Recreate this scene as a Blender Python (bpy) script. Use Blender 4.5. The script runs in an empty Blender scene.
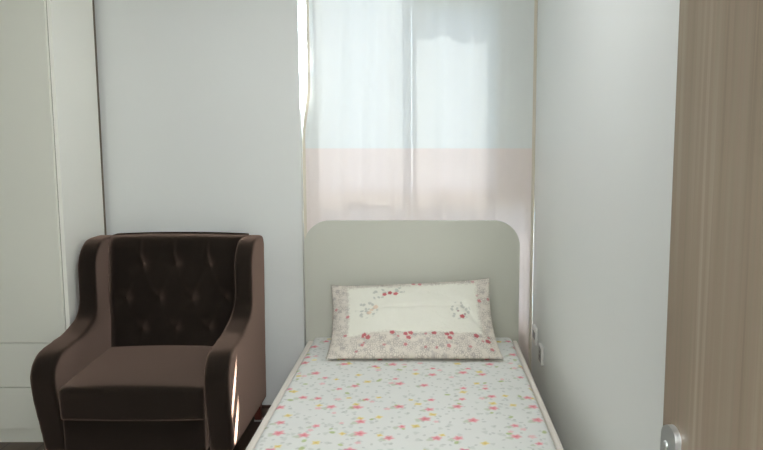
import bpy, bmesh, math, random
import numpy as np
from mathutils import Vector, Matrix, noise as mnoise

random.seed(7)
S = bpy.context.scene
COL = S.collection
PI = math.pi


def lin(r, g, b):
    f = lambda c: (c / 255 / 12.92) if c / 255 <= 0.04045 else ((c / 255 + 0.055) / 1.055) ** 2.4
    return (f(r), f(g), f(b), 1.0)


# ------------------------------------------------------------------ node helper
class NT:
    def __init__(self, name):
        self.m = bpy.data.materials.new(name)
        self.m.use_nodes = True
        self.t = self.m.node_tree
        self.t.nodes.clear()
        self.out = self.t.nodes.new('ShaderNodeOutputMaterial')

    def n(self, typ, **kw):
        nd = self.t.nodes.new(typ)
        for k, v in kw.items():
            setattr(nd, k, v)
        return nd

    def put(self, sock, v):
        if isinstance(v, bpy.types.NodeSocket):
            self.t.links.new(v, sock)
        else:
            if isinstance(v, (tuple, list)) and len(v) == 4 and getattr(sock, 'type', '') == 'VECTOR':
                v = v[:3]
            sock.default_value = v

    def math(self, op, a, b=None, c=None, clamp=False):
        nd = self.n('ShaderNodeMath', operation=op, use_clamp=clamp)
        self.put(nd.inputs[0], a)
        if b is not None:
            self.put(nd.inputs[1], b)
        if c is not None:
            self.put(nd.inputs[2], c)
        return nd.outputs[0]

    def vec(self, op, a, b=None, scale=None):
        nd = self.n('ShaderNodeVectorMath', operation=op)
        self.put(nd.inputs[0], a)
        if b is not None:
            self.put(nd.inputs[1], b)
        if scale is not None:
            self.put(nd.inputs['Scale'], scale)
        return nd.outputs['Value'] if op in ('LENGTH', 'DISTANCE', 'DOT_PRODUCT') else nd.outputs[0]

    def coord(self, which='Object'):
        return self.n('ShaderNodeTexCoord').outputs[which]

    def sep(self, v):
        nd = self.n('ShaderNodeSeparateXYZ')
        self.put(nd.inputs[0], v)
        return nd.outputs

    def comb(self, x, y, z):
        nd = self.n('ShaderNodeCombineXYZ')
        for i, v in enumerate((x, y, z)):
            self.put(nd.inputs[i], v)
        return nd.outputs[0]

    def mapping(self, v, scale=(1, 1, 1), loc=(0, 0, 0), rot=(0, 0, 0)):
        nd = self.n('ShaderNodeMapping')
        self.put(nd.inputs['Vector'], v)
        nd.inputs['Scale'].default_value = scale
        nd.inputs['Location'].default_value = loc
        nd.inputs['Rotation'].default_value = rot
        return nd.outputs[0]

    def noise(self, v, scale, detail=3, rough=0.5, out='Fac'):
        nd = self.n('ShaderNodeTexNoise')
        self.put(nd.inputs['Vector'], v)
        nd.inputs['Scale'].default_value = scale
        nd.inputs['Detail'].default_value = detail
        nd.inputs['Roughness'].default_value = rough
        return nd.outputs[out]

    def voronoi(self, v, scale, rnd=1.0, feature='F1'):
        nd = self.n('ShaderNodeTexVoronoi', voronoi_dimensions='2D', feature=feature)
        self.put(nd.inputs['Vector'], v)
        nd.inputs['Scale'].default_value = scale
        nd.inputs['Randomness'].default_value = rnd
        return nd

    def step(self, v, lo, hi, a=0.0, b=1.0):
        nd = self.n('ShaderNodeMapRange', interpolation_type='SMOOTHSTEP')
        self.put(nd.inputs['Value'], v)
        for k, x in (('From Min', lo), ('From Max', hi), ('To Min', a), ('To Max', b)):
            self.put(nd.inputs[k], x)
        return nd.outputs[0]

    def mix(self, f, a, b):
        nd = self.n('ShaderNodeMix', data_type='RGBA')
        self.put(nd.inputs[0], f)
        self.put(nd.inputs[6], a)
        self.put(nd.inputs[7], b)
        return nd.outputs[2]

    def bump(self, h, strength=0.3, dist=0.01):
        nd = self.n('ShaderNodeBump')
        self.put(nd.inputs['Height'], h)
        nd.inputs['Strength'].default_value = strength
        nd.inputs['Distance'].default_value = dist
        return nd.outputs[0]

    def principled(self, color, rough=0.6, normal=None, **kw):
        nd = self.n('ShaderNodeBsdfPrincipled')
        self.put(nd.inputs['Base Color'], color)
        self.put(nd.inputs['Roughness'], rough)
        if normal is not None:
            self.put(nd.inputs['Normal'], normal)
        for k, v in kw.items():
            self.put(nd.inputs[k.replace('_', ' ')], v)
        self.t.links.new(nd.outputs[0], self.out.inputs[0])
        return self.m


def plain(name, rgb, rough=0.5, var=0.03, scale=6.0, bump=0.0, bscale=300, **kw):
    t = NT(name)
    c = t.coord()
    nz = t.noise(c, scale, 4)
    base = lin(*rgb)
    lo = tuple(x * (1 - var) for x in base[:3]) + (1,)
    hi = tuple(min(1, x * (1 + var)) for x in base[:3]) + (1,)
    col = t.mix(nz, lo, hi)
    nrm = None
    if bump:
        nrm = t.bump(t.noise(c, bscale, 3), bump, 0.002)
    return t.principled(col, rough, nrm, **kw)


def mat_wall():
    t = NT('wall_paint')
    c = t.coord()
    col = t.mix(t.noise(c, 1.5, 4), lin(230, 232, 229), lin(234, 236, 233))
    nrm = t.bump(t.noise(c, 120, 4), 0.08, 0.003)
    return t.principled(col, 0.55, nrm)


def mat_floor():
    t = NT('dark_wood_floor')
    c = t.coord()
    g = t.noise(t.mapping(c, (40, 2.5, 1)), 1.0, 6, 0.6)
    col = t.mix(g, lin(62, 46, 38), lin(104, 84, 70))
    b = t.n('ShaderNodeTexBrick')
    b.offset = 0.4
    t.put(b.inputs['Vector'], t.mapping(c, (1, 1, 1), rot=(0, 0, PI / 2)))
    b.inputs['Scale'].default_value = 1.0
    b.inputs['Brick Width'].default_value = 1.2
    b.inputs['Row Height'].default_value = 0.16
    b.inputs['Mortar Size'].default_value = 0.003
    b.inputs['Color1'].default_value = (1, 1, 1, 1)
    b.inputs['Color2'].default_value = (0.8, 0.8, 0.8, 1)
    b.inputs['Mortar'].default_value = (0.25, 0.25, 0.25, 1)
    mul = t.n('ShaderNodeMix', data_type='RGBA', blend_type='MULTIPLY')
    mul.inputs[0].default_value = 1.0
    t.put(mul.inputs[6], col)
    t.put(mul.inputs[7], b.outputs[0])
    return t.principled(mul.outputs[2], 0.45)


def mat_door():
    t = NT('door_wood_veneer')
    c = t.coord()
    fine = t.noise(t.mapping(c, (1, 160, 1.6)), 1.0, 5, 0.6)
    broad = t.noise(t.mapping(c, (1, 26, 0.8), loc=(0, 3.3, 0)), 1.0, 3, 0.5)
    a = t.mix(t.step(broad, 0.3, 0.7), lin(124, 110, 94), lin(156, 143, 126))
    b = t.mix(t.step(fine, 0.38, 0.62), a, lin(139, 122, 107))
    return t.principled(b, 0.3, t.bump(fine, 0.06, 0.002))


def mat_fabric():
    t = NT('brown_upholstery')
    c = t.coord()
    nz = t.noise(c, 420, 3)
    big = t.noise(c, 7, 3)
    col = t.mix(nz, lin(28, 25, 22), lin(44, 37, 32))
    col = t.mix(t.math('MULTIPLY', big, 0.35), col, lin(50, 42, 36))
    dif = t.n('ShaderNodeBsdfDiffuse')
    t.put(dif.inputs['Color'], col)
    nb = t.bump(nz, 0.15, 0.001)
    t.put(dif.inputs['Normal'], nb)
    sh = t.n('ShaderNodeBsdfSheen', distribution='ASHIKHMIN')
    sh.inputs['Color'].default_value = FAB_SHEEN
    sh.inputs['Roughness'].default_value = FAB_ROUGH
    ad = t.n('ShaderNodeAddShader')
    t.t.links.new(dif.outputs[0], ad.inputs[0])
    t.t.links.new(sh.outputs[0], ad.inputs[1])
    t.t.links.new(ad.outputs[0], t.out.inputs[0])
    return t.m


def flower_mask(t, p, layer_scale, rnd, radius, petals, stretch, keep, seed, soft=0.35):
    """scattered little flower shapes: returns (mask, core mask, local vector, cell colour)"""
    q = t.mapping(p, (1, 1 / stretch, 1), loc=(seed * 1.37, seed * 2.11, 0))
    v = t.voronoi(q, layer_scale, rnd)
    loc = t.vec('SUBTRACT', q, v.outputs['Position'])
    sx = t.sep(loc)
    cc = t.sep(v.outputs['Color'])
    r = t.math('SQRT', t.math('ADD', t.math('MULTIPLY', sx[0], sx[0]), t.math('MULTIPLY', sx[1], sx[1])))
    ang = t.math('ADD', t.math('ARCTAN2', sx[1], sx[0]), t.math('MULTIPLY', cc[0], 6.28))
    pet = t.math('MULTIPLY_ADD', t.math('COSINE', t.math('MULTIPLY', ang, float(petals))), 0.16, 0.86)
    size = t.math('MULTIPLY_ADD', cc[1], 0.5, 0.75)
    R = t.math('MULTIPLY', t.math('MULTIPLY', pet, size), radius)
    d = t.math('DIVIDE', r, R)
    m = t.step(d, 1.0 - soft, 1.0 + soft, 1.0, 0.0)
    k = t.math('LESS_THAN', cc[2], keep)
    m = t.math('MULTIPLY', m, k)
    core = t.math('MULTIPLY', t.step(d, 0.2, 0.55, 1.0, 0.0), k)
    return m, core


def mat_mattress():
    t = NT('floral_mattress_ticking')
    c = t.coord()
    warp = t.vec('SCALE', t.vec('SUBTRACT', t.noise(c, 60, 2, out='Color'), (0.5, 0.5, 0.5)), scale=0.008)
    p = t.vec('ADD', c, warp)
    col = t.mix(t.noise(c, 5, 3), lin(226, 227, 222), lin(234, 234, 230))
    # faint grey green sprigs
    m, _ = flower_mask(t, p, 21, 0.95, 0.009, 3, 1.3, 0.7, 1.0, 0.5)
    col = t.mix(t.math('MULTIPLY', m, 0.35), col, lin(178, 184, 174))
    m, _ = flower_mask(t, p, 27, 1.0, 0.006, 2, 1.2, 0.8, 2.6, 0.5)
    col = t.mix(t.math('MULTIPLY', m, 0.4), col, lin(165, 168, 162))
    m, _ = flower_mask(t, p, 15, 0.95, 0.010, 2, 1.1, 0.2, 4.3, 0.4)
    col = t.mix(t.math('MULTIPLY', m, 0.75), col, lin(170, 186, 106))
    # yellow blossoms
    m, k = flower_mask(t, p, 8.5, 0.9, 0.0135, 4, 1.0, 0.45, 7.7, 0.35)
    col = t.mix(t.math('MULTIPLY', m, 0.8), col, lin(234, 212, 112))
    col = t.mix(t.math('MULTIPLY', k, 0.5), col, lin(214, 168, 70))
    # pale pink
    m, k = flower_mask(t, p, 11, 0.9, 0.012, 5, 1.0, 0.3, 11.2, 0.4)
    col = t.mix(t.math('MULTIPLY', m, 0.6), col, lin(238, 172, 176))
    # pink blossoms with darker hearts, and a leaf tuft to the side
    leaf, _ = flower_mask(t, t.vec('ADD', p, (0.022, 0.012, 0)), 7.7, 0.66, 0.013, 3, 1.0, 0.92, 15.1, 0.4)
    col = t.mix(t.math('MULTIPLY', leaf, 0.5), col, lin(176, 186, 150))
    m, k = flower_mask(t, p, 7.7, 0.66, 0.0165, 5, 1.0, 0.92, 15.1, 0.45)
    col = t.mix(t.math('MULTIPLY', m, 0.85), col, lin(234, 140, 150))
    col = t.mix(t.math('MULTIPLY', k, 0.5), col, lin(212, 86, 108))
    quilt = t.noise(c, 14, 3)
    return t.principled(col, 0.75, t.bump(quilt, 0.25, 0.01))


def mat_pillow():
    t = NT('floral_pillowcase')
    uv = t.coord('UV')
    warp = t.vec('SCALE', t.vec('SUBTRACT', t.noise(uv, 22, 2, out='Color'), (0.5, 0.5, 0.5)), scale=0.012)
    p0 = t.vec('ADD', uv, warp)
    p = t.mapping(p0, (0.78, 0.46, 0))          # metres on the cloth
    s = t.sep(p0)
    u, v = s[0], s[1]
    white = t.mix(t.noise(p, 8, 3), lin(230, 228, 214), lin(238, 236, 224))
    # border cloth: fine brown grey tracery on a warm ground
    ground = t.mix(t.noise(p, 40, 3), lin(214, 205, 192), lin(226, 219, 208))
    vr = t.voronoi(t.vec('ADD', p, t.vec('SCALE', t.noise(p, 70, 2, out='Color'), scale=0.012)), 95, 1.0, 'DISTANCE_TO_EDGE')
    lines = t.step(vr.outputs['Distance'], 0.03, 0.2, 1.0, 0.0)
    patch = t.step(t.noise(p, 28, 2), 0.36, 0.56)
    border = t.mix(t.math('MULTIPLY', t.math('MULTIPLY', lines, patch), 0.6), ground, lin(146, 136, 128))
    m, _ = flower_mask(t, p, 26, 0.95, 0.011, 4, 1.0, 0.55, 3.0, 0.45)
    border = t.mix(t.math('MULTIPLY', m, 0.45), border, lin(160, 152, 148))
    m, _ = flower_mask(t, p, 16, 0.95, 0.008, 5, 1.0, 0.5, 9.0, 0.35)
    border = t.mix(t.math('MULTIPLY', m, 0.7), border, lin(192, 104, 112))
    # inner white field
    du = t.math('MAXIMUM', t.math('SUBTRACT', 0.105, u), t.math('SUBTRACT', u, 0.915))
    dv = t.math('MAXIMUM', t.math('SUBTRACT', 0.285, v), t.math('SUBTRACT', v, 0.945))
    dd = t.math('MAXIMUM', du, t.math('MULTIPLY', dv, 0.6))
    inner = t.step(t.math('ADD', dd, t.math('MULTIPLY_ADD', t.noise(p, 90, 2), 0.05, -0.025)), -0.014, 0.014, 1.0, 0.0)
    col = t.mix(inner, border, white)
    hem = t.step(t.math('ABSOLUTE', t.math('SUBTRACT', dd, 0.008)), 0.0, 0.007, 1.0, 0.0)
    col = t.mix(t.math('MULTIPLY', hem, 0.35), col, lin(200, 196, 180))

    def spots(pts, R, amount, c, petals=5):
        nonlocal col
        best = None
        for (a, b) in pts:
            loc = t.vec('SUBTRACT', p, (a * 0.78, b * 0.46, 0))
            q = t.sep(loc)
            ang = t.math('ARCTAN2', q[1], q[0])
            rr = t.math('MULTIPLY', t.vec('LENGTH', loc),
                        t.math('MULTIPLY_ADD', t.math('COSINE', t.math('MULTIPLY', ang, float(petals))), -0.10, 1.05))
            best = rr if best is None else t.math('MINIMUM', best, rr)
        mk = t.step(best, R * 0.65, R * 1.25, 1.0, 0.0)
        col = t.mix(t.math('MULTIPLY', mk, amount), col, c)

    zone = None
    for (a, b, r) in [(0.22, 0.62, 0.062), (0.31, 0.83, 0.045), (0.8, 0.58, 0.058), (0.43, 0.87, 0.03)]:
        dz_ = t.math('DIVIDE', t.vec('LENGTH', t.vec('SUBTRACT', p, (a * 0.78, b * 0.46, 0))), r)
        zone = dz_ if zone is None else t.math('MINIMUM', zone, dz_)
    zone = t.step(zone, 0.8, 1.0, 1.0, 0.0)
    m, _ = flower_mask(t, p, 44, 0.95, 0.0095, 2, 1.0, 0.7, 5.0, 0.4)
    col = t.mix(t.math('MULTIPLY', t.math('MULTIPLY', m, zone), 0.6), col, lin(170, 172, 164))
    spots([(0.25, 0.62), (0.275, 0.66), (0.235, 0.57)], 0.013, 0.6, lin(226, 192, 160))
    spots([(0.335, 0.83), (0.405, 0.83)], 0.0125, 0.9, lin(206, 84, 92))
    spots([(0.37, 0.85), (0.81, 0.5)], 0.0125, 0.9, lin(186, 58, 70))
    spots([(0.79, 0.57), (0.83, 0.53)], 0.006, 0.7, lin(150, 110, 110))
    spots([(0.205, 0.27), (0.23, 0.24), (0.455, 0.26), (0.485, 0.28), (0.47, 0.21), (0.7, 0.25), (0.73, 0.275), (0.715, 0.2),
           (0.375, 0.265), (0.625, 0.26), (0.875, 0.25), (0.94, 0.2)], 0.0125, 0.85, lin(190, 66, 80))
    spots([(0.45, 0.11), (0.7, 0.1), (0.95, 0.1), (0.2, 0.13), (0.1, 0.55), (0.09, 0.3), (0.52, 0.975), (0.56, 0.965), (0.93, 0.72)],
          0.010, 0.75, lin(200, 100, 110))
    spots([(0.21, 0.255), (0.47, 0.26), (0.715, 0.25)], 0.0035, 0.8, lin(240, 222, 200))
    return t.principled(col, 0.7, t.bump(t.noise(p, 18, 4, 0.6), 0.6, 0.014))


def mat_curtain():
    """thin cloth: scatters room light back and lets a little daylight through; lower band is dyed pink"""
    t = NT('sheer_curtain_cloth')
    z = t.sep(t.coord())[2]
    weave = t.noise(t.mapping(t.coord(), (900, 1, 900)), 1.0, 2)
    band = t.step(z, 1.335, 1.339, 1.0, 0.0)
    dcol = t.mix(band, lin(228, 231, 228), lin(234, 224, 219))
    tcol = t.mix(band, (0.92, 0.94, 0.94, 1), (0.80, 0.72, 0.70, 1))
    dif = t.n('ShaderNodeBsdfDiffuse')
    t.put(dif.inputs[0], dcol)
    nb = t.bump(weave, 0.05, 0.001)
    t.put(dif.inputs['Normal'], nb)
    tr = t.n('ShaderNodeBsdfTranslucent')
    t.put(tr.inputs[0], tcol)
    mx = t.n('ShaderNodeMixShader')
    mx.inputs[0].default_value = CURTAIN_T
    t.t.links.new(dif.outputs[0], mx.inputs[1])
    t.t.links.new(tr.outputs[0], mx.inputs[2])
    t.t.links.new(mx.outputs[0], t.out.inputs[0])
    return t.m


def mat_gobo():
    t = NT('blue_gobo_cloth')
    weave = t.noise(t.mapping(t.coord(), (400, 1, 400)), 1.0, 2)
    dif = t.n('ShaderNodeBsdfDiffuse')
    t.put(dif.inputs[0], t.mix(weave, lin(176, 198, 212), lin(188, 208, 220)))
    tr = t.n('ShaderNodeBsdfTranslucent')
    tr.inputs[0].default_value = (0.35, 0.6, 0.75, 1)
    mx = t.n('ShaderNodeMixShader')
    mx.inputs[0].default_value = 0.07
    t.t.links.new(dif.outputs[0], mx.inputs[1])
    t.t.links.new(tr.outputs[0], mx.inputs[2])
    t.t.links.new(mx.outputs[0], t.out.inputs[0])
    return t.m


def mat_glass():
    t = NT('window_glass')
    tr = t.n('ShaderNodeBsdfTransparent')
    tr.inputs[0].default_value = (0.93, 0.96, 0.96, 1)
    gl = t.n('ShaderNodeBsdfGlossy')
    gl.inputs['Roughness'].default_value = 0.02
    lw = t.n('ShaderNodeLayerWeight')
    lw.inputs['Blend'].default_value = 0.5
    fr = t.math('MULTIPLY_ADD', t.math('POWER', lw.outputs['Facing'], 5.0), 0.9, 0.04)
    mx = t.n('ShaderNodeMixShader')
    t.t.links.new(fr, mx.inputs[0])
    t.t.links.new(tr.outputs[0], mx.inputs[1])
    t.t.links.new(gl.outputs[0], mx.inputs[2])
    t.t.links.new(mx.outputs[0], t.out.inputs[0])
    return t.m


FAB_SHEEN = (0.29, 0.195, 0.155, 1)
FAB_ROUGH = 0.42
CURTAIN_T = 0.012
SUN = 112.0
SKY = 9.0
FILL_CEIL = 13.5
FILL_HALL = 122.0

M = dict(
    wall=mat_wall(), floor=mat_floor(), door=mat_door(), fabric=mat_fabric(), mattress=mat_mattress(),
    pillow=mat_pillow(), curtain=mat_curtain(), glass=mat_glass(),
    ceiling=plain('ceiling_paint', (238, 240, 241), 0.7),
    wardrobe=plain('beige_laminate', (234, 234, 222), 0.42, 0.015, 3),
    carcass=plain('cream_laminate', (249, 248, 240), 0.42, 0.015, 3),
    gap_shade=plain('gap_shade', (112, 100, 86), 0.7),
    board=plain('cream_board', (200, 200, 188), 0.45, 0.015, 4),
    rail=plain('cream_rail', (233, 226, 216), 0.45, 0.015, 4),
    button=plain('dark_button_cloth', (52, 42, 38), 0.9, 0.1, 80),
    hem=plain('curtain_hem_cloth', (216, 208, 192), 0.8),
    leg=plain('reddish_wood', (112, 56, 46), 0.4, 0.15, 30),
    glide=plain('grey_plastic', (165, 162, 158), 0.4),
    socket=plain('white_plastic', (236, 235, 230), 0.3),
    insert=plain('grey_insert', (150, 150, 148), 0.35),
    hole=plain('dark_hole', (30, 30, 30), 0.6),
    metal=plain('brushed_steel', (205, 207, 206), 0.5, 0.04, 60, Metallic=1.0),
    frame=plain('window_frame_white', (232, 233, 232), 0.4),
    gobo=mat_gobo(),
    base=plain('dark_wood_trim', (70, 48, 40), 0.5, 0.1, 20),
)


# ------------------------------------------------------------------ mesh helpers
def link(name, bm_or_me, mat, parent=None, smooth=False):
    if isinstance(bm_or_me, bmesh.types.BMesh):
        bmesh.ops.recalc_face_normals(bm_or_me, faces=bm_or_me.faces)
        me = bpy.data.meshes.new(name)
        bm_or_me.to_mesh(me)
        bm_or_me.free()
    else:
        me = bm_or_me
    me.materials.clear()
    me.materials.append(mat)
    if smooth:
        for p in me.polygons:
            p.use_smooth = True
    o = bpy.data.objects.new(name, me)
    COL.objects.link(o)
    if parent:
        o.parent = parent
    return o


def thing(name, label, cat, loc=(0, 0, 0), rotz=0.0, group=None):
    o = bpy.data.objects.new(name, None)
    o.empty_display_size = 0.1
    COL.objects.link(o)
    o.location = loc
    o.rotation_euler = (0, 0, rotz)
    return tag(o, label, cat, group)


def tag(o, label, cat, group=None):
    o['label'] = label
    o['category'] = cat
    if group:
        o['group'] = group
    return o


def struct(o):
    o['kind'] = 'structure'
    return o


def box(bm, x0, x1, y0, y1, z0, z1, bev=0.0, seg=3):
    r = bmesh.ops.create_cube(bm, size=1.0)
    vs = r['verts']
    for v in vs:
        v.co = Vector((x0 + (v.co.x + .5) * (x1 - x0), y0 + (v.co.y + .5) * (y1 - y0), z0 + (v.co.z + .5) * (z1 - z0)))
    if bev:
        es = list({e for v in vs for e in v.link_edges})
        bmesh.ops.bevel(bm, geom=es, offset=bev, segments=seg, profile=0.5, affect='EDGES')
    return bm


def boxo(name, mat, dims, parent=None, bev=0.0, seg=3, smooth=False):
    return link(name, box(bmesh.new(), *dims, bev=bev, seg=seg), mat, parent, smooth)


def fillet(pts, n=8):
    """pts: (a, b, radius) -> rounded closed outline"""
    out = []
    N = len(pts)
    for i in range(N):
        p = Vector(pts[i][:2]); r = pts[i][2]
        a = Vector(pts[i - 1][:2]) - p
        b = Vector(pts[(i + 1) % N][:2]) - p
        if r <= 0:
            out.append(p)
            continue
        ang = a.angle(b)
        d = min(r / math.tan(ang / 2), a.length * 0.49, b.length * 0.49)
        r = d * math.tan(ang / 2)
        p0 = p + a.normalized() * d
        p1 = p + b.normalized() * d
        c = p + (a.normalized() + b.normalized()).normalized() * (r / math.sin(ang / 2))
        a0 = math.atan2(p0.y - c.y, p0.x - c.x)
        a1 = math.atan2(p1.y - c.y, p1.x - c.x)
        da = (a1 - a0 + PI) % (2 * PI) - PI
        for k in range(n + 1):
            t = a0 + da * k / n
            out.append(Vector((c.x + r * math.cos(t), c.y + r * math.sin(t))))
    return out


def prism(bm, outline, lo, hi, place, bev=0.0, seg=2):
    """outline in 2-D extruded lo..hi; place(a, b, d) -> 3-D"""
    A = [bm.verts.new(place(p[0], p[1], lo)) for p in outline]
    B = [bm.verts.new(place(p[0], p[1], hi)) for p in outline]
    fa = bm.faces.new(A)
    fb = bm.faces.new(list(reversed(B)))
    n = len(A)
    for i in range(n):
        bm.faces.new((A[i], B[i], B[(i + 1) % n], A[(i + 1) % n]))
    if bev:
        es = list(fa.edges) + list(fb.edges)
        bmesh.ops.bevel(bm, geom=es, offset=bev, segments=seg, profile=0.5, affect='EDGES')
    return bm


def lathe(bm, prof, n=20, mat=Matrix()):
    rings = []
    for (r, z) in prof:
        rings.append([bm.verts.new(mat @ Vector((r * math.cos(2 * PI * k / n), r * math.sin(2 * PI * k / n), z))) for k in range(n)])
    for a, b in zip(rings, rings[1:]):
        for k in range(n):
            bm.faces.new((a[k], a[(k + 1) % n], b[(k + 1) % n], b[k]))
    bm.faces.new(list(reversed(rings[0])))
    bm.faces.new(rings[-1])
    return bm


def remeshed(bm, voxel, iters, factor=0.5):
    """melt a hard solid into soft upholstery"""
    bmesh.ops.recalc_face_normals(bm, faces=bm.faces)
    me = bpy.data.meshes.new('tmp')
    bm.to_mesh(me)
    bm.free()
    o = bpy.data.objects.new('tmp', me)
    COL.objects.link(o)
    r = o.modifiers.new('r', 'REMESH')
    r.mode = 'VOXEL'
    r.voxel_size = voxel
    s = o.modifiers.new('s', 'SMOOTH')
    s.iterations = iters
    s.factor = factor
    dg = bpy.context.evaluated_depsgraph_get()
    out = bpy.data.meshes.new_from_object(o.evaluated_get(dg))
    bpy.data.objects.remove(o)
    bpy.data.meshes.remove(me)
    return out


def sstep(x, a, b):
    t = max(0.0, min(1.0, (x - a) / (b - a)))
    return t * t * (3 - 2 * t)


# ------------------------------------------------------------------ layout (metres; camera stands in the doorway at y = 0)
H = 1.40
WY = 3.69          # wall facing the camera
GY = 3.80          # window plane in its recess
RX = 0.54          # right-hand wall
LX = -2.55
CEIL = 2.65
JX = -0.635        # left edge of the window recess

# room shell
struct(boxo('floor', M['floor'], (LX - .2, RX + .2, -1.9, GY + .1, -0.1, 0.0)))
struct(boxo('ceiling', M['ceiling'], (LX - .2, RX + .2, -1.9, GY + .06, CEIL, CEIL + 0.1)))
struct(boxo('wall_left', M['wall'], (LX - .12, LX, 0.0, WY, 0.0, CEIL)))
struct(boxo('wall_right', M['wall'], (RX, RX + .12, -0.12, GY + .012, 0.0, CEIL)))
struct(boxo('wall_back', M['wall'], (LX - .12, JX, WY, GY + .1, 0.0, CEIL)))
SILL = 0.42
wb = bmesh.new()
box(wb, JX, RX, GY, GY + .1, 0.0, SILL)
struct(link('wall_window', wb, M['wall']))
wf = bmesh.new()
box(wf, LX - .12, -0.42, -0.12, 0.0, 0.0, CEIL)
box(wf, -0.42, 0.50, -0.12, 0.0, 2.1, CEIL)
box(wf, 0.50, RX, -0.12, 0.0, 0.0, 2.1)
box(wf, 0.50, RX, -0.12, 0.0, 2.1, CEIL)
struct(link('wall_front', wf, M['wall']))
hw = bmesh.new()
box(hw, -1.3, -1.2, -1.8, -0.12, 0.0, CEIL)
box(hw, RX + .0, RX + .1, -1.8, -0.12, 0.0, CEIL)
box(hw, -1.3, RX + .1, -1.9, -1.8, 0.0, CEIL)
struct(link('wall_hallway', hw, M['wall']))
struct(boxo('baseboard_back', M['base'], (-1.62, JX, WY - .012, WY, 0.0, 0.012)))

# window: outer frame, mullion, transom, sash stile beside a narrow opening, panes
WIN = bpy.data.objects.new('window_1', None)
COL.objects.link(WIN)
struct(WIN)
wl, wr, wt = JX, RX, CEIL
fr = bmesh.new()
y0, y1 = GY, GY + .05
box(fr, wl, wl + .016, y0, y1, SILL, wt)
box(fr, wl + .016, -0.56, y0, y1, SILL, 1.72)          # invented slots at the left jamb, shaped for the sun patch on the chair
box(fr, wl + .016, -0.56, y0, y1, 1.885, 1.912)
box(fr, wl + .016, -0.56, y0, y1, 2.06, wt)
box(fr, wr - .218, wr, y0, y1, 1.08, wt)                 # wide fixed frame on the right of the upper light
box(fr, wr - .006, wr, y0, y0 + .012, SILL, 1.08)
box(fr, -0.56, wr - .02, y0, y1, SILL, SILL + .05)
box(fr, -0.56, wr - .218, y0, y1, wt - .05, wt)
box(fr, -0.102, -0.044, y0, y1, SILL + .05, wt - .05)     # mullion
box(fr, -0.54, -0.102, y0 + .002, y1 - .002, 1.08, 1.15)   # transoms
box(fr, -0.044, wr - .218, y0 + .002, y1 - .002, 1.08, 1.15)
box(fr, -0.56, -0.54, y0, y1, SILL + .05, wt - .05)     # sash stile
link('window_frame', fr, M['frame'], WIN)
for (a, b) in ((-0.54, -0.102), (-0.044, wr - .218)):
    for (c, d) in ((SILL + .05, 1.08), (1.15, wt - .05)):
        boxo('pane', M['glass'], (a, wr - .006 if (b > 0 and c < 1) else b, y0 + .02, y0 + .026, c, d), WIN)
# added blind hung unseen behind the right half to shade the curtain top
bl = thing('gobo_sheet', 'added pale blue blind half lowered behind the right sheer curtain', 'gobo', (0.16, GY + .058, 2.105))
boxo('gobo_cloth', M['gobo'], (-0.2, 0.36, -0.002, 0.002, 0.0, .54), bl)
boxo('gobo_bar', M['frame'], (-0.2, 0.36, -0.006, 0.006, -0.015, 0.0), bl, 0.003)


# ------------------------------------------------------------------ curtains
def curtain(name, xl, xr, y, seed, label, left_gap=False):
    rnd = random.Random(seed)
    nx, nz = 130, 90
    z0, z1 = 0.06, CEIL - 0.005
    waves = [(rnd.uniform(2.5, 4), rnd.uniform(0, 6.28), 0.011), (rnd.uniform(6, 9), rnd.uniform(0, 6.28), 0.006),
             (rnd.uniform(13, 17), rnd.uniform(0, 6.28), 0.0013)]
    bm = bmesh.new()
    rows = []
    co = []
    for j in range(nz + 1):
        z = z0 + (z1 - z0) * j / nz
        row = []
        for i in range(nx + 1):
            f = i / nx
            a = xl
            if left_gap:
                a = xl + 0.031 * sstep(z, 1.38, 1.66)
            x = a + (xr - a) * f
            d = 0.0
            for k, (w, ph, am) in enumerate(waves):
                d += am * math.sin(w * (f * (xr - xl)) * 2 * PI * 0.9 + ph + 0.5 * math.sin(z * 1.3 + k + seed))
            d *= min(1.0, f / 0.06 + 0.05) if left_gap else 1.0
            d *= 0.04 + 0.96 * sstep((1 - f) if left_gap else f, 0.0, 0.2)
            d *= 0.75 + 0.25 * (z1 - z) / (z1 - z0)
            row.append(bm.verts.new((x, y + d, z)))
        rows.append(row)
        co.append(tuple(row[0 if left_gap else nx].co))
    for j in range(nz):
        for i in range(nx):
            bm.faces.new((rows[j][i], rows[j][i + 1], rows[j + 1][i + 1], rows[j + 1][i]))
    o = link(name, bm, M['curtain'], None, True)
    hb_ = bmesh.new()
    ci = 0 if left_gap else nx
    hw = 0.0075
    pts_ = [co[j] for j in range(nz + 1)]
    prev = None
    for (x, yy, z) in pts_:
        sg = 1 if left_gap else -1
        q = [hb_.verts.new((x + sg * 0.0005, yy - .003, z)), hb_.verts.new((x + sg * hw * 2, yy - .003, z)),
             hb_.verts.new((x + sg * hw * 2, yy + .003, z)), hb_.verts.new((x + sg * 0.0005, yy + .003, z))]
        if prev:
            for k in range(4):
                hb_.faces.new((prev[k], prev[(k + 1) % 4], q[(k + 1) % 4], q[k]))
        else:
            hb_.faces.new(q)
        prev = q
    hb_.faces.new(prev)
    link('edge_hem', hb_, M['hem'], o)
    return tag(o, label, 'curtain', 'sheer curtains at the window')


curtain('curtain', JX + 0.0006, -0.082, 3.745, 3, 'left sheer white curtain with pink lower band, beside the armchair wall', True)
curtain('curtain', -0.0815, 0.5394, 3.745, 5, 'right sheer white curtain with pink lower band, next to the socket wall')


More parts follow.
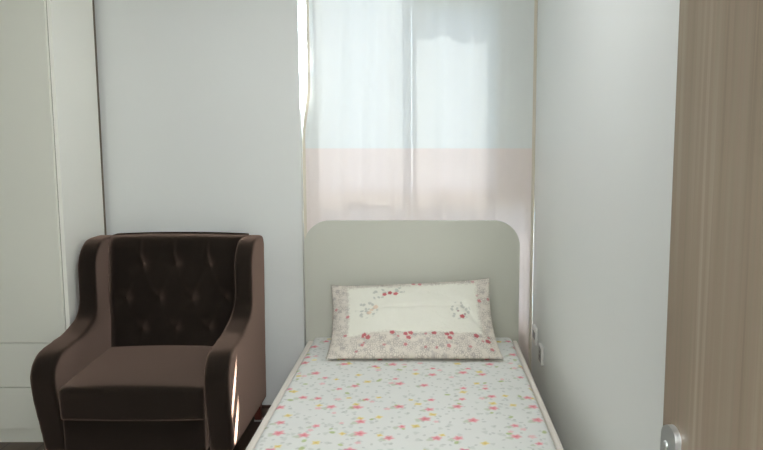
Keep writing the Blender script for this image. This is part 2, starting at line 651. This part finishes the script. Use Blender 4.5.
# ------------------------------------------------------------------ wardrobe
WX = -1.615
wd = thing('wardrobe', 'tall beige built-in wardrobe with two lower drawers, left of brown armchair', 'wardrobe', (-2.09, 3.245, 0))
L = -0.45
Rr = WX + 2.09            # right outer face, local
boxo('side_panel', M['carcass'], (Rr - .018, Rr, 0.0, 0.405, 0.0, 2.4), wd, 0.0015)
boxo('side_panel', M['carcass'], (L, L + .018, 0.0, 0.405, 0.0, 2.4), wd, 0.0015)
boxo('top_panel', M['carcass'], (L + .018, Rr - .018, 0.0, 0.405, 2.382, 2.4), wd, 0.0015)
boxo('back_panel_shade', M['gap_shade'], (L, Rr + .003, 0.4055, 0.418, 0.0, 2.4), wd)  # brown edge stands proud to paint the shadow line along the wall
boxo('plinth', M['wardrobe'], (L + .018, Rr - .018, 0.004, 0.02, 0.0, 0.068), wd)
boxo('door', M['wardrobe'], (L + .004, Rr - .0185, -0.018, 0.0, 0.476, 2.397), wd, 0.002)
boxo('drawer', M['wardrobe'], (L + .004, Rr - .0185, -0.018, 0.0, 0.269, 0.473), wd, 0.002)
boxo('drawer', M['wardrobe'], (L + .004, Rr - .0185, -0.018, 0.0, 0.072, 0.266), wd, 0.002)

# ------------------------------------------------------------------ armchair
CX, CY = -1.198, 3.235
ch = thing('armchair', 'dark brown button-tufted wing armchair between the wardrobe and the bed', 'armchair', (CX, CY, 0))
HWID = 0.397
prof = fillet([(0.30, 0.11, 0.0), (0.345, 0.925, 0.05), (0.062, 0.925, 0.14), (0.06, 0.60, 0.10), (-0.10, 0.545, 0.2),
               (-0.375, 0.515, 0.12), (-0.365, 0.30, 0.2), (-0.335, 0.11, 0.0)], 10)
for s in (1, -1):
    bm = prism(bmesh.new(), prof, HWID - .102, HWID, lambda a, b, d: Vector((d, a, b)))
    me = remeshed(bm, 0.0085, 10)
    for v in me.vertices:
        x, y, z = v.co
        t = 1.0 - 0.2 * sstep(z, 0.52, 0.68)
        x = HWID - (HWID - x) * t
        x += (0.012 * math.exp(-((z - 0.45) / 0.12) ** 2) * sstep(-y, -0.05, 0.2) - 0.012 * sstep(-z, -0.35, -0.11)) * (1 if s < 0 else -0.1)
        v.co = (s * x, y, z)
    if s < 0:
        me.flip_normals()
    link('side_arm', me, M['fabric'], ch, True)

# tufted back
buttons = [(-0.157, 0.797), (0.0, 0.797), (0.157, 0.797), (-0.235, 0.638), (-0.078, 0.638), (0.078, 0.638), (0.235, 0.638),
           (-0.157, 0.495), (0.0, 0.495), (0.157, 0.495)]
seams = []
for i, a in enumerate(buttons):
    for b in buttons[i + 1:]:
        if abs(abs(a[0] - b[0]) - 0.0785) < 0.01 and abs(abs(a[1] - b[1]) - 0.150) < 0.016:
            seams.append((a, b))
for a in buttons[:3]:
    seams.append((a, (a[0], 0.96)))
for a in buttons[7:]:
    seams.append((a, (a[0], 0.38)))
BHW, BZ0, BZ1 = 0.322, 0.27, 0.926


def back_y(x, z):
    y = 0.135 + (z - 0.4) * 0.11
    r = 0.055
    for d in (BZ1 - z, BHW - abs(x)):
        if d < r:
            y += r - math.sqrt(max(0.0, r * r - (r - d) ** 2))
    puff = 0.0
    for (bx, bz) in buttons:
        d2 = (x - bx) ** 2 + (z - bz) ** 2
        puff += 0.024 * math.exp(-d2 / (2 * 0.027 ** 2))
    for (a, b) in seams:
        ax, az = a; dx, dz = b[0] - ax, b[1] - az
        L2 = dx * dx + dz * dz
        h = max(0, min(1, ((x - ax) * dx + (z - az) * dz) / L2))
        d = math.hypot(x - ax - h * dx, z - az - h * dz)
        puff += (0.008 if az > 0.79 and dz > 0 else 0.0035) * math.exp(-(d / 0.010) ** 2)
    return y + min(puff, 0.04)


bm = bmesh.new()
nx, nz = 110, 110
F, Bk = [], []
for j in range(nz + 1):
    tz = j / nz
    z = BZ0 + (BZ1 - BZ0) * (1 - (1 - tz) ** 1.15)
    F.append([])
    Bk.append([])
    for i in range(nx + 1):
        u = -1 + 2 * i / nx
        x = BHW * (1.15 * u - 0.15 * u ** 3) / 1.0
        arch = 0.008 * (1 - u * u) * sstep(z, 0.8, BZ1)
        F[-1].append(bm.verts.new((x, back_y(x, z), z + arch)))
        yb = 0.27 + (z - 0.27) * 0.105
        Bk[-1].append(bm.verts.new((x, max(yb, F[-1][-1].co.y + 0.02), z + arch)))
for j in range(nz):
    for i in range(nx):
        bm.faces.new((F[j][i], F[j][i + 1], F[j + 1][i + 1], F[j + 1][i]))
        bm.faces.new((Bk[j][i], Bk[j + 1][i], Bk[j + 1][i + 1], Bk[j][i + 1]))
    for i in (0, nx):
        bm.faces.new((F[j][i], F[j + 1][i], Bk[j + 1][i], Bk[j][i]))
for j in (0, nz):
    for i in range(nx):
        bm.faces.new((F[j][i], Bk[j][i], Bk[j][i + 1], F[j][i + 1]))
backrest = link('backrest', bm, M['fabric'], ch, True)
for (bx, bz) in buttons:
    bm = bmesh.new()
    rot = Matrix.Translation((bx, back_y(bx, bz) + 0.008, bz)) @ Matrix.Rotation(PI / 2, 4, 'X')
    lathe(bm, [(0.001, -0.004), (0.012, -0.003), (0.0125, 0.002), (0.010, 0.006), (0.005, 0.0085), (0.001, 0.009)], 16, rot)
    link('button', bm, M['button'], backrest, True)

# seat cushion: soft box with a crowned top
bm = box(bmesh.new(), -0.296, 0.296, -0.372, 0.125, 0.262, 0.398)
me = remeshed(bm, 0.0085, 9)
for v in me.vertices:
    x, y, z = v.co
    k = max(0, (z - 0.33) / 0.07)
    v.co.z += 0.022 * k * (1 - (x / 0.30) ** 2) * (1 - ((y + 0.12) / 0.27) ** 4)
    v.co.z += 0.032 * (y + 0.37) / 0.5 - 0.008
    v.co.y -= 0.010 * sstep(-y, 0.3, 0.37) * (1 - (x / 0.28) ** 2)
link('seat_cushion', me, M['fabric'], ch, True)
me = remeshed(box(bmesh.new(), -0.29, 0.29, -0.352, 0.29, 0.11, 0.262), 0.009, 3)
link('seat_base', me, M['fabric'], ch, True)
for sx in (-1, 1):
    for (yy, tilt) in ((-0.29, -0.015), (0.255, 0.02)):
        bm = bmesh.new()
        top = [(-.024, -.024), (.024, -.024), (.024, .024), (-.024, .024)]
        A = [bm.verts.new((sx * 0.352 + a, yy + b, 0.125)) for a, b in top]
        B = [bm.verts.new((sx * 0.36 + a * .62, yy + tilt + b * .62, 0.008)) for a, b in top]
        bm.faces.new(A); bm.faces.new(list(reversed(B)))
        for k in range(4):
            bm.faces.new((A[k], B[k], B[(k + 1) % 4], A[(k + 1) % 4]))
        lg = link('leg', bm, M['leg'], ch)
        boxo('foot_glide', M['glide'], (sx * 0.36 - .02, sx * 0.36 + .02, yy + tilt - .02, yy + tilt + .02, 0.0, 0.008), lg, 0.002)

# ------------------------------------------------------------------ bed
BX0, BX1 = -0.60, 0.447
HY = 3.60
bed = thing('bed', 'cream single bed with rounded headboard standing under the curtained window', 'bed', (-0.08, 2.58, 0))
bx, by = 0.08, -2.58      # world to local


def bl_(x0, x1, y0, y1, z0, z1):
    return (x0 + bx, x1 + bx, y0 + by, y1 + by, z0, z1)


hb = fillet([(-0.613 + bx, 0.0, 0), (0.4535 + bx, 0.0, 0), (0.4535 + bx, 0.984, 0.125), (-0.613 + bx, 0.984, 0.125)], 16)
bm = prism(bmesh.new(), hb, HY + by, HY + .035 + by, lambda a, b, d: Vector((a, d, b)), 0.004, 3)
link('headboard', bm, M['board'], bed)
boxo('side_rail', M['rail'], bl_(BX0, BX0 + .028, 1.60, HY, 0.12, 0.382), bed, 0.008)
boxo('side_rail', M['rail'], bl_(BX1 - .024, BX1, 1.60, HY, 0.12, 0.382), bed, 0.008)
boxo('footboard', M['rail'], bl_(BX0, BX1, 1.56, 1.60, 0.0, 0.42), bed, 0.008)
boxo('slat_base', M['rail'], bl_(BX0 + .028, BX1 - .024, 1.60, HY, 0.17, 0.20), bed)
for xx in (BX0 + .005, BX1 - .065):
    boxo('leg', M['rail'], bl_(xx, xx + .06, 3.46, 3.54, 0.0, 0.12), bed, 0.004)

# mattress
mx0, mx1, my0, my1, mz0, mz1 = -0.566, 0.417, 1.62, 3.588, 0.206, 0.405
bm = bmesh.new()
nx, ny = 60, 110
r = 0.028


def soft_outline(z):
    d = min(z - mz0, mz1 - z)
    return r - math.sqrt(max(0, r * r - (r - d) ** 2)) if d < r else 0.0


me = remeshed(box(bmesh.new(), mx0, mx1, my0, my1, mz0, mz1), 0.011, 4)
for v in me.vertices:
    if v.co.z > mz1 - 0.03:
        n_ = mnoise.noise(Vector((v.co.x * 3.2, v.co.y * 2.6, 1.7)))
        v.co.z += 0.006 * n_ * min(1, (mx1 - v.co.x) / .1, (v.co.x - mx0) / .1)
mt = link('mattress', me, M['mattress'], None, True)
tag(mt, 'white mattress printed with small pink and yellow flowers, lying in the bed frame', 'mattress')

# pillow leaning on the headboard
bm = bmesh.new()
uvl = bm.loops.layers.uv.new('UVMap')
nu, nv = 120, 80
P0, P1, P2 = Vector((3.168, 0.422)), Vector((3.35, 0.500)), Vector((3.525, 0.69))
HWp = 0.385
PCX = -0.073


def pillow_pt(u, v, side):
    """u,v in -1..1"""
    t = (v + 1) / 2
    c = P0 * (1 - t) ** 2 + P1 * 2 * t * (1 - t) + P2 * t ** 2
    d = (P0 * (-2 * (1 - t)) + P1 * (2 - 4 * t) + P2 * 2 * t).normalized()
    nrm = Vector((-d.y, d.x))            # towards the viewer and up
    # waisted edges, eared corners
    wx = HWp * (1 - 0.045 * (1 - v * v)) * (1.0 + 0.012 * (1 - v))
    x = u * wx
    along = -0.006 * v * (1 - u * u) + 0.012 * (abs(u) ** 6) * v * 0.6
    body = (max(0, 1 - abs(u) ** 3.0) ** 0.62) * (max(0, 1 - abs(v) ** 2.6) ** 0.62)
    h = 0.060 * body
    w = 0.0
    if side > 0:
        w += 0.014 * mnoise.noise(Vector((u * 3.2, v * 2.4, 0.3))) * body
        w -= 0.006 * math.exp(-((v - 0.30 - 0.03 * u) / 0.035) ** 2) * sstep(-abs(u), -0.85, -0.55)
        dl = (u + 0.72) * 0.55 + (v + 0.42) * 0.8
        w -= 0.009 * math.exp(-(dl / 0.06) ** 2) * sstep(-abs(u + 0.5), -0.45, -0.2) * sstep(-v, -0.1, 0.3)
        dr = (u - 0.80) * 0.9 + (v + 0.1) * 0.35
        w -= 0.007 * math.exp(-(dr / 0.05) ** 2) * sstep(-abs(v + 0.1), -0.7, -0.3)
        w += 0.004 * math.sin(u * 17 + v * 3) * sstep(-v, 0.45, 0.95) * body
    off = side * h + w
    q = c + d * along + nrm * off
    lift = 0.018 * (x / HWp) * t            # right end sits a little higher
    z = max(q.y + lift, mz1 + 0.011 + 0.004 * (1 if side > 0 else 0) * body)
    return Vector((PCX + x - 0.028 * t + 0.014, q.x, z))


def grid(side):
    g = []
    for j in range(nv + 1):
        v = -1 + 2 * j / nv
        v = 1.2 * v - 0.2 * v ** 3
        g.append([])
        for i in range(nu + 1):
            u = -1 + 2 * i / nu
            u = 1.2 * u - 0.2 * u ** 3
            g[-1].append((u, v))
    return g


g = grid(1)
top = [[bm.verts.new(pillow_pt(u, v, 1)) for (u, v) in row] for row in g]
bot = [[top[j][i] if (i in (0, nu) or j in (0, nv)) else bm.verts.new(pillow_pt(u, v, -1)) for i, (u, v) in enumerate(row)] for j, row in enumerate(g)]
for lay, flip in ((top, False), (bot, True)):
    for j in range(nv):
        for i in range(nu):
            idx = [(j, i), (j, i + 1), (j + 1, i + 1), (j + 1, i)]
            if flip:
                idx.reverse()
            f = bm.faces.new([lay[a][b] for a, b in idx])
            for lp, (a, b) in zip(f.loops, idx):
                u, v = g[a][b]
                lp[uvl].uv = ((u + 1) / 2, (v + 1) / 2)
pl = link('pillow', bm, M['pillow'], None, True)
tag(pl, 'white pillow with grey floral border and red flowers, leaning on the headboard', 'pillow')


# ------------------------------------------------------------------ wall sockets on the right-hand wall
def socket(yc, zc, label, rocker):
    t = thing('wall_socket', label, 'socket', (RX, yc, zc), 0, 'sockets on the wall beside the bed')
    boxo('face_plate', M['socket'], (-0.012, 0.0, -0.044, 0.044, -0.044, 0.044), t, 0.004)
    if rocker:
        boxo('switch_rocker', M['insert'], (-0.0145, -0.010, -0.034, 0.034, -0.016, 0.018), t, 0.002)
    else:
        ins = boxo('socket_insert', M['insert'], (-0.013, -0.010, -0.033, 0.033, -0.034, 0.034), t, 0.002)
        for (a, b) in ((0, .012), (-.011, -.008), (.011, -.008)):
            boxo('socket_hole', M['hole'], (-0.0136, -0.013, a - .0035, a + .0035, b - .005, b + .005), ins)
    return t


socket(3.58, 0.415, 'white socket plate on right wall, the one closer to the curtain', True)
socket(3.385, 0.375, 'white socket plate with grey insert on right wall, the one farther from the curtain', False)

# ------------------------------------------------------------------ open door leaf on the right
ex, ey = 0.2822, 0.852
hx, hy = 0.455, 0.022
ang = math.atan2(hy - ey, hx - ex)
DL = math.hypot(hx - ex, hy - ey)
dr = bpy.data.objects.new('door_1', None)
COL.objects.link(dr)
dr.location = (ex, ey, 0)
dr.rotation_euler = (0, 0, ang + PI / 2)      # local -y runs from the free edge to the hinges, -x is the face seen
struct(dr)
boxo('door_leaf', M['door'], (0.0, 0.04, -DL, 0.0, 0.008, 2.06), dr, 0.0012, 2)
hd = bpy.data.objects.new('door_handle', None)
COL.objects.link(hd)
hd.parent = dr
PW = 0.0165
pc, pt, pb = -0.0265, 1.0645, 0.83
o2 = fillet([(pc - PW, pb, PW * .98), (pc + PW, pb, PW * .98), (pc + PW, pt, PW * .98), (pc - PW, pt, PW * .98)], 12)
bm = prism(bmesh.new(), o2, -0.0075, 0.0, lambda a, b, d: Vector((d, a, b)), 0.0045, 5)
link('back_plate', bm, M['metal'], hd)
bm = bmesh.new()
lathe(bm, [(0.001, 0.0), (0.0048, 0.0), (0.0048, 0.0012), (0.003, 0.0025), (0.001, 0.003)], 14,
      Matrix.Translation((-0.0075, pc + .004, 1.040)) @ Matrix.Rotation(-PI / 2, 4, 'Y'))
link('screw', bm, M['metal'], hd, True)
bm = bmesh.new()
lathe(bm, [(0.001, 0), (0.011, 0), (0.011, 0.012), (0.009, 0.016), (0.009, 0.045), (0.001, 0.047)], 16,
      Matrix.Translation((-0.0075, pc, 0.965)) @ Matrix.Rotation(-PI / 2, 4, 'Y'))
box(bm, -0.060, -0.042, pc - .115, pc + .009, 0.956, 0.974, 0.006)
link('lever', bm, M['metal'], hd, True)

# ------------------------------------------------------------------ light
sun = bpy.data.lights.new('sun', 'SUN')
sun.energy = SUN
sun.angle = math.radians(0.6)
sun.color = (1.0, 0.95, 0.88)
so = bpy.data.objects.new('sun', sun)
COL.objects.link(so)
el = math.radians(61)
d = Vector((-0.235, -1.0, 0)).normalized() * math.cos(el) + Vector((0, 0, -math.sin(el)))
so.rotation_euler = d.to_track_quat('-Z', 'Y').to_euler()
so.location = (1, 8, 6)

w = bpy.data.worlds.new('sky')
S.world = w
w.use_nodes = True
nt = w.node_tree
nt.nodes.clear()
sk = nt.nodes.new('ShaderNodeTexSky')
sk.sky_type = 'NISHITA'
sk.sun_disc = False
sk.sun_elevation = el
sk.sun_rotation = math.radians(20)
bg = nt.nodes.new('ShaderNodeBackground')
bg.inputs[1].default_value = SKY
wo = nt.nodes.new('ShaderNodeOutputWorld')
nt.links.new(sk.outputs[0], bg.inputs[0])
nt.links.new(bg.outputs[0], wo.inputs[0])


def area(name, loc, size, power, color):
    l = bpy.data.lights.new(name, 'AREA')
    l.shape = 'DISK'
    l.size = size
    l.energy = power
    l.color = color
    o = bpy.data.objects.new(name, l)
    COL.objects.link(o)
    o.location = loc
    return o


area('ceiling_fill', (-0.3, 2.1, CEIL - .06), 0.6, FILL_CEIL, (0.97, 0.985, 1.0))  # invented fill under the ceiling, brightens the room
hl = bpy.data.lights.new('hall_fill', 'POINT')  # added fill behind the camera, brightens surfaces facing the doorway
hl.shadow_soft_size = 0.2
hl.energy = FILL_HALL
hl.color = (0.97, 0.985, 1.0)
ho = bpy.data.objects.new('hall_fill', hl)
COL.objects.link(ho)
ho.location = (0.3, -1.25, 2.0)

# ------------------------------------------------------------------ camera
cam = bpy.data.cameras.new('camera')
cam.sensor_width = 36
cam.sensor_fit = 'HORIZONTAL'
cam.lens = 737 / 763 * 36
cam.shift_x = -(428 - 381.5) / 763
cam.clip_start = 0.02
co = bpy.data.objects.new('camera', cam)
COL.objects.link(co)
co.location = (0, 0, H)
co.rotation_euler = (math.radians(90 - 6.9), 0, 0)
S.camera = co

S.view_settings.view_transform = 'Standard'
S.view_settings.look = 'None'
S.view_settings.exposure = 0.08
S.view_settings.gamma = 1.0
S.view_settings.use_curve_mapping = False
S.cycles.use_denoising = True
S.cycles.max_bounces = 14
S.cycles.diffuse_bounces = 10
S.cycles.transparent_max_bounces = 12
S.cycles.sample_clamp_indirect = 6.0
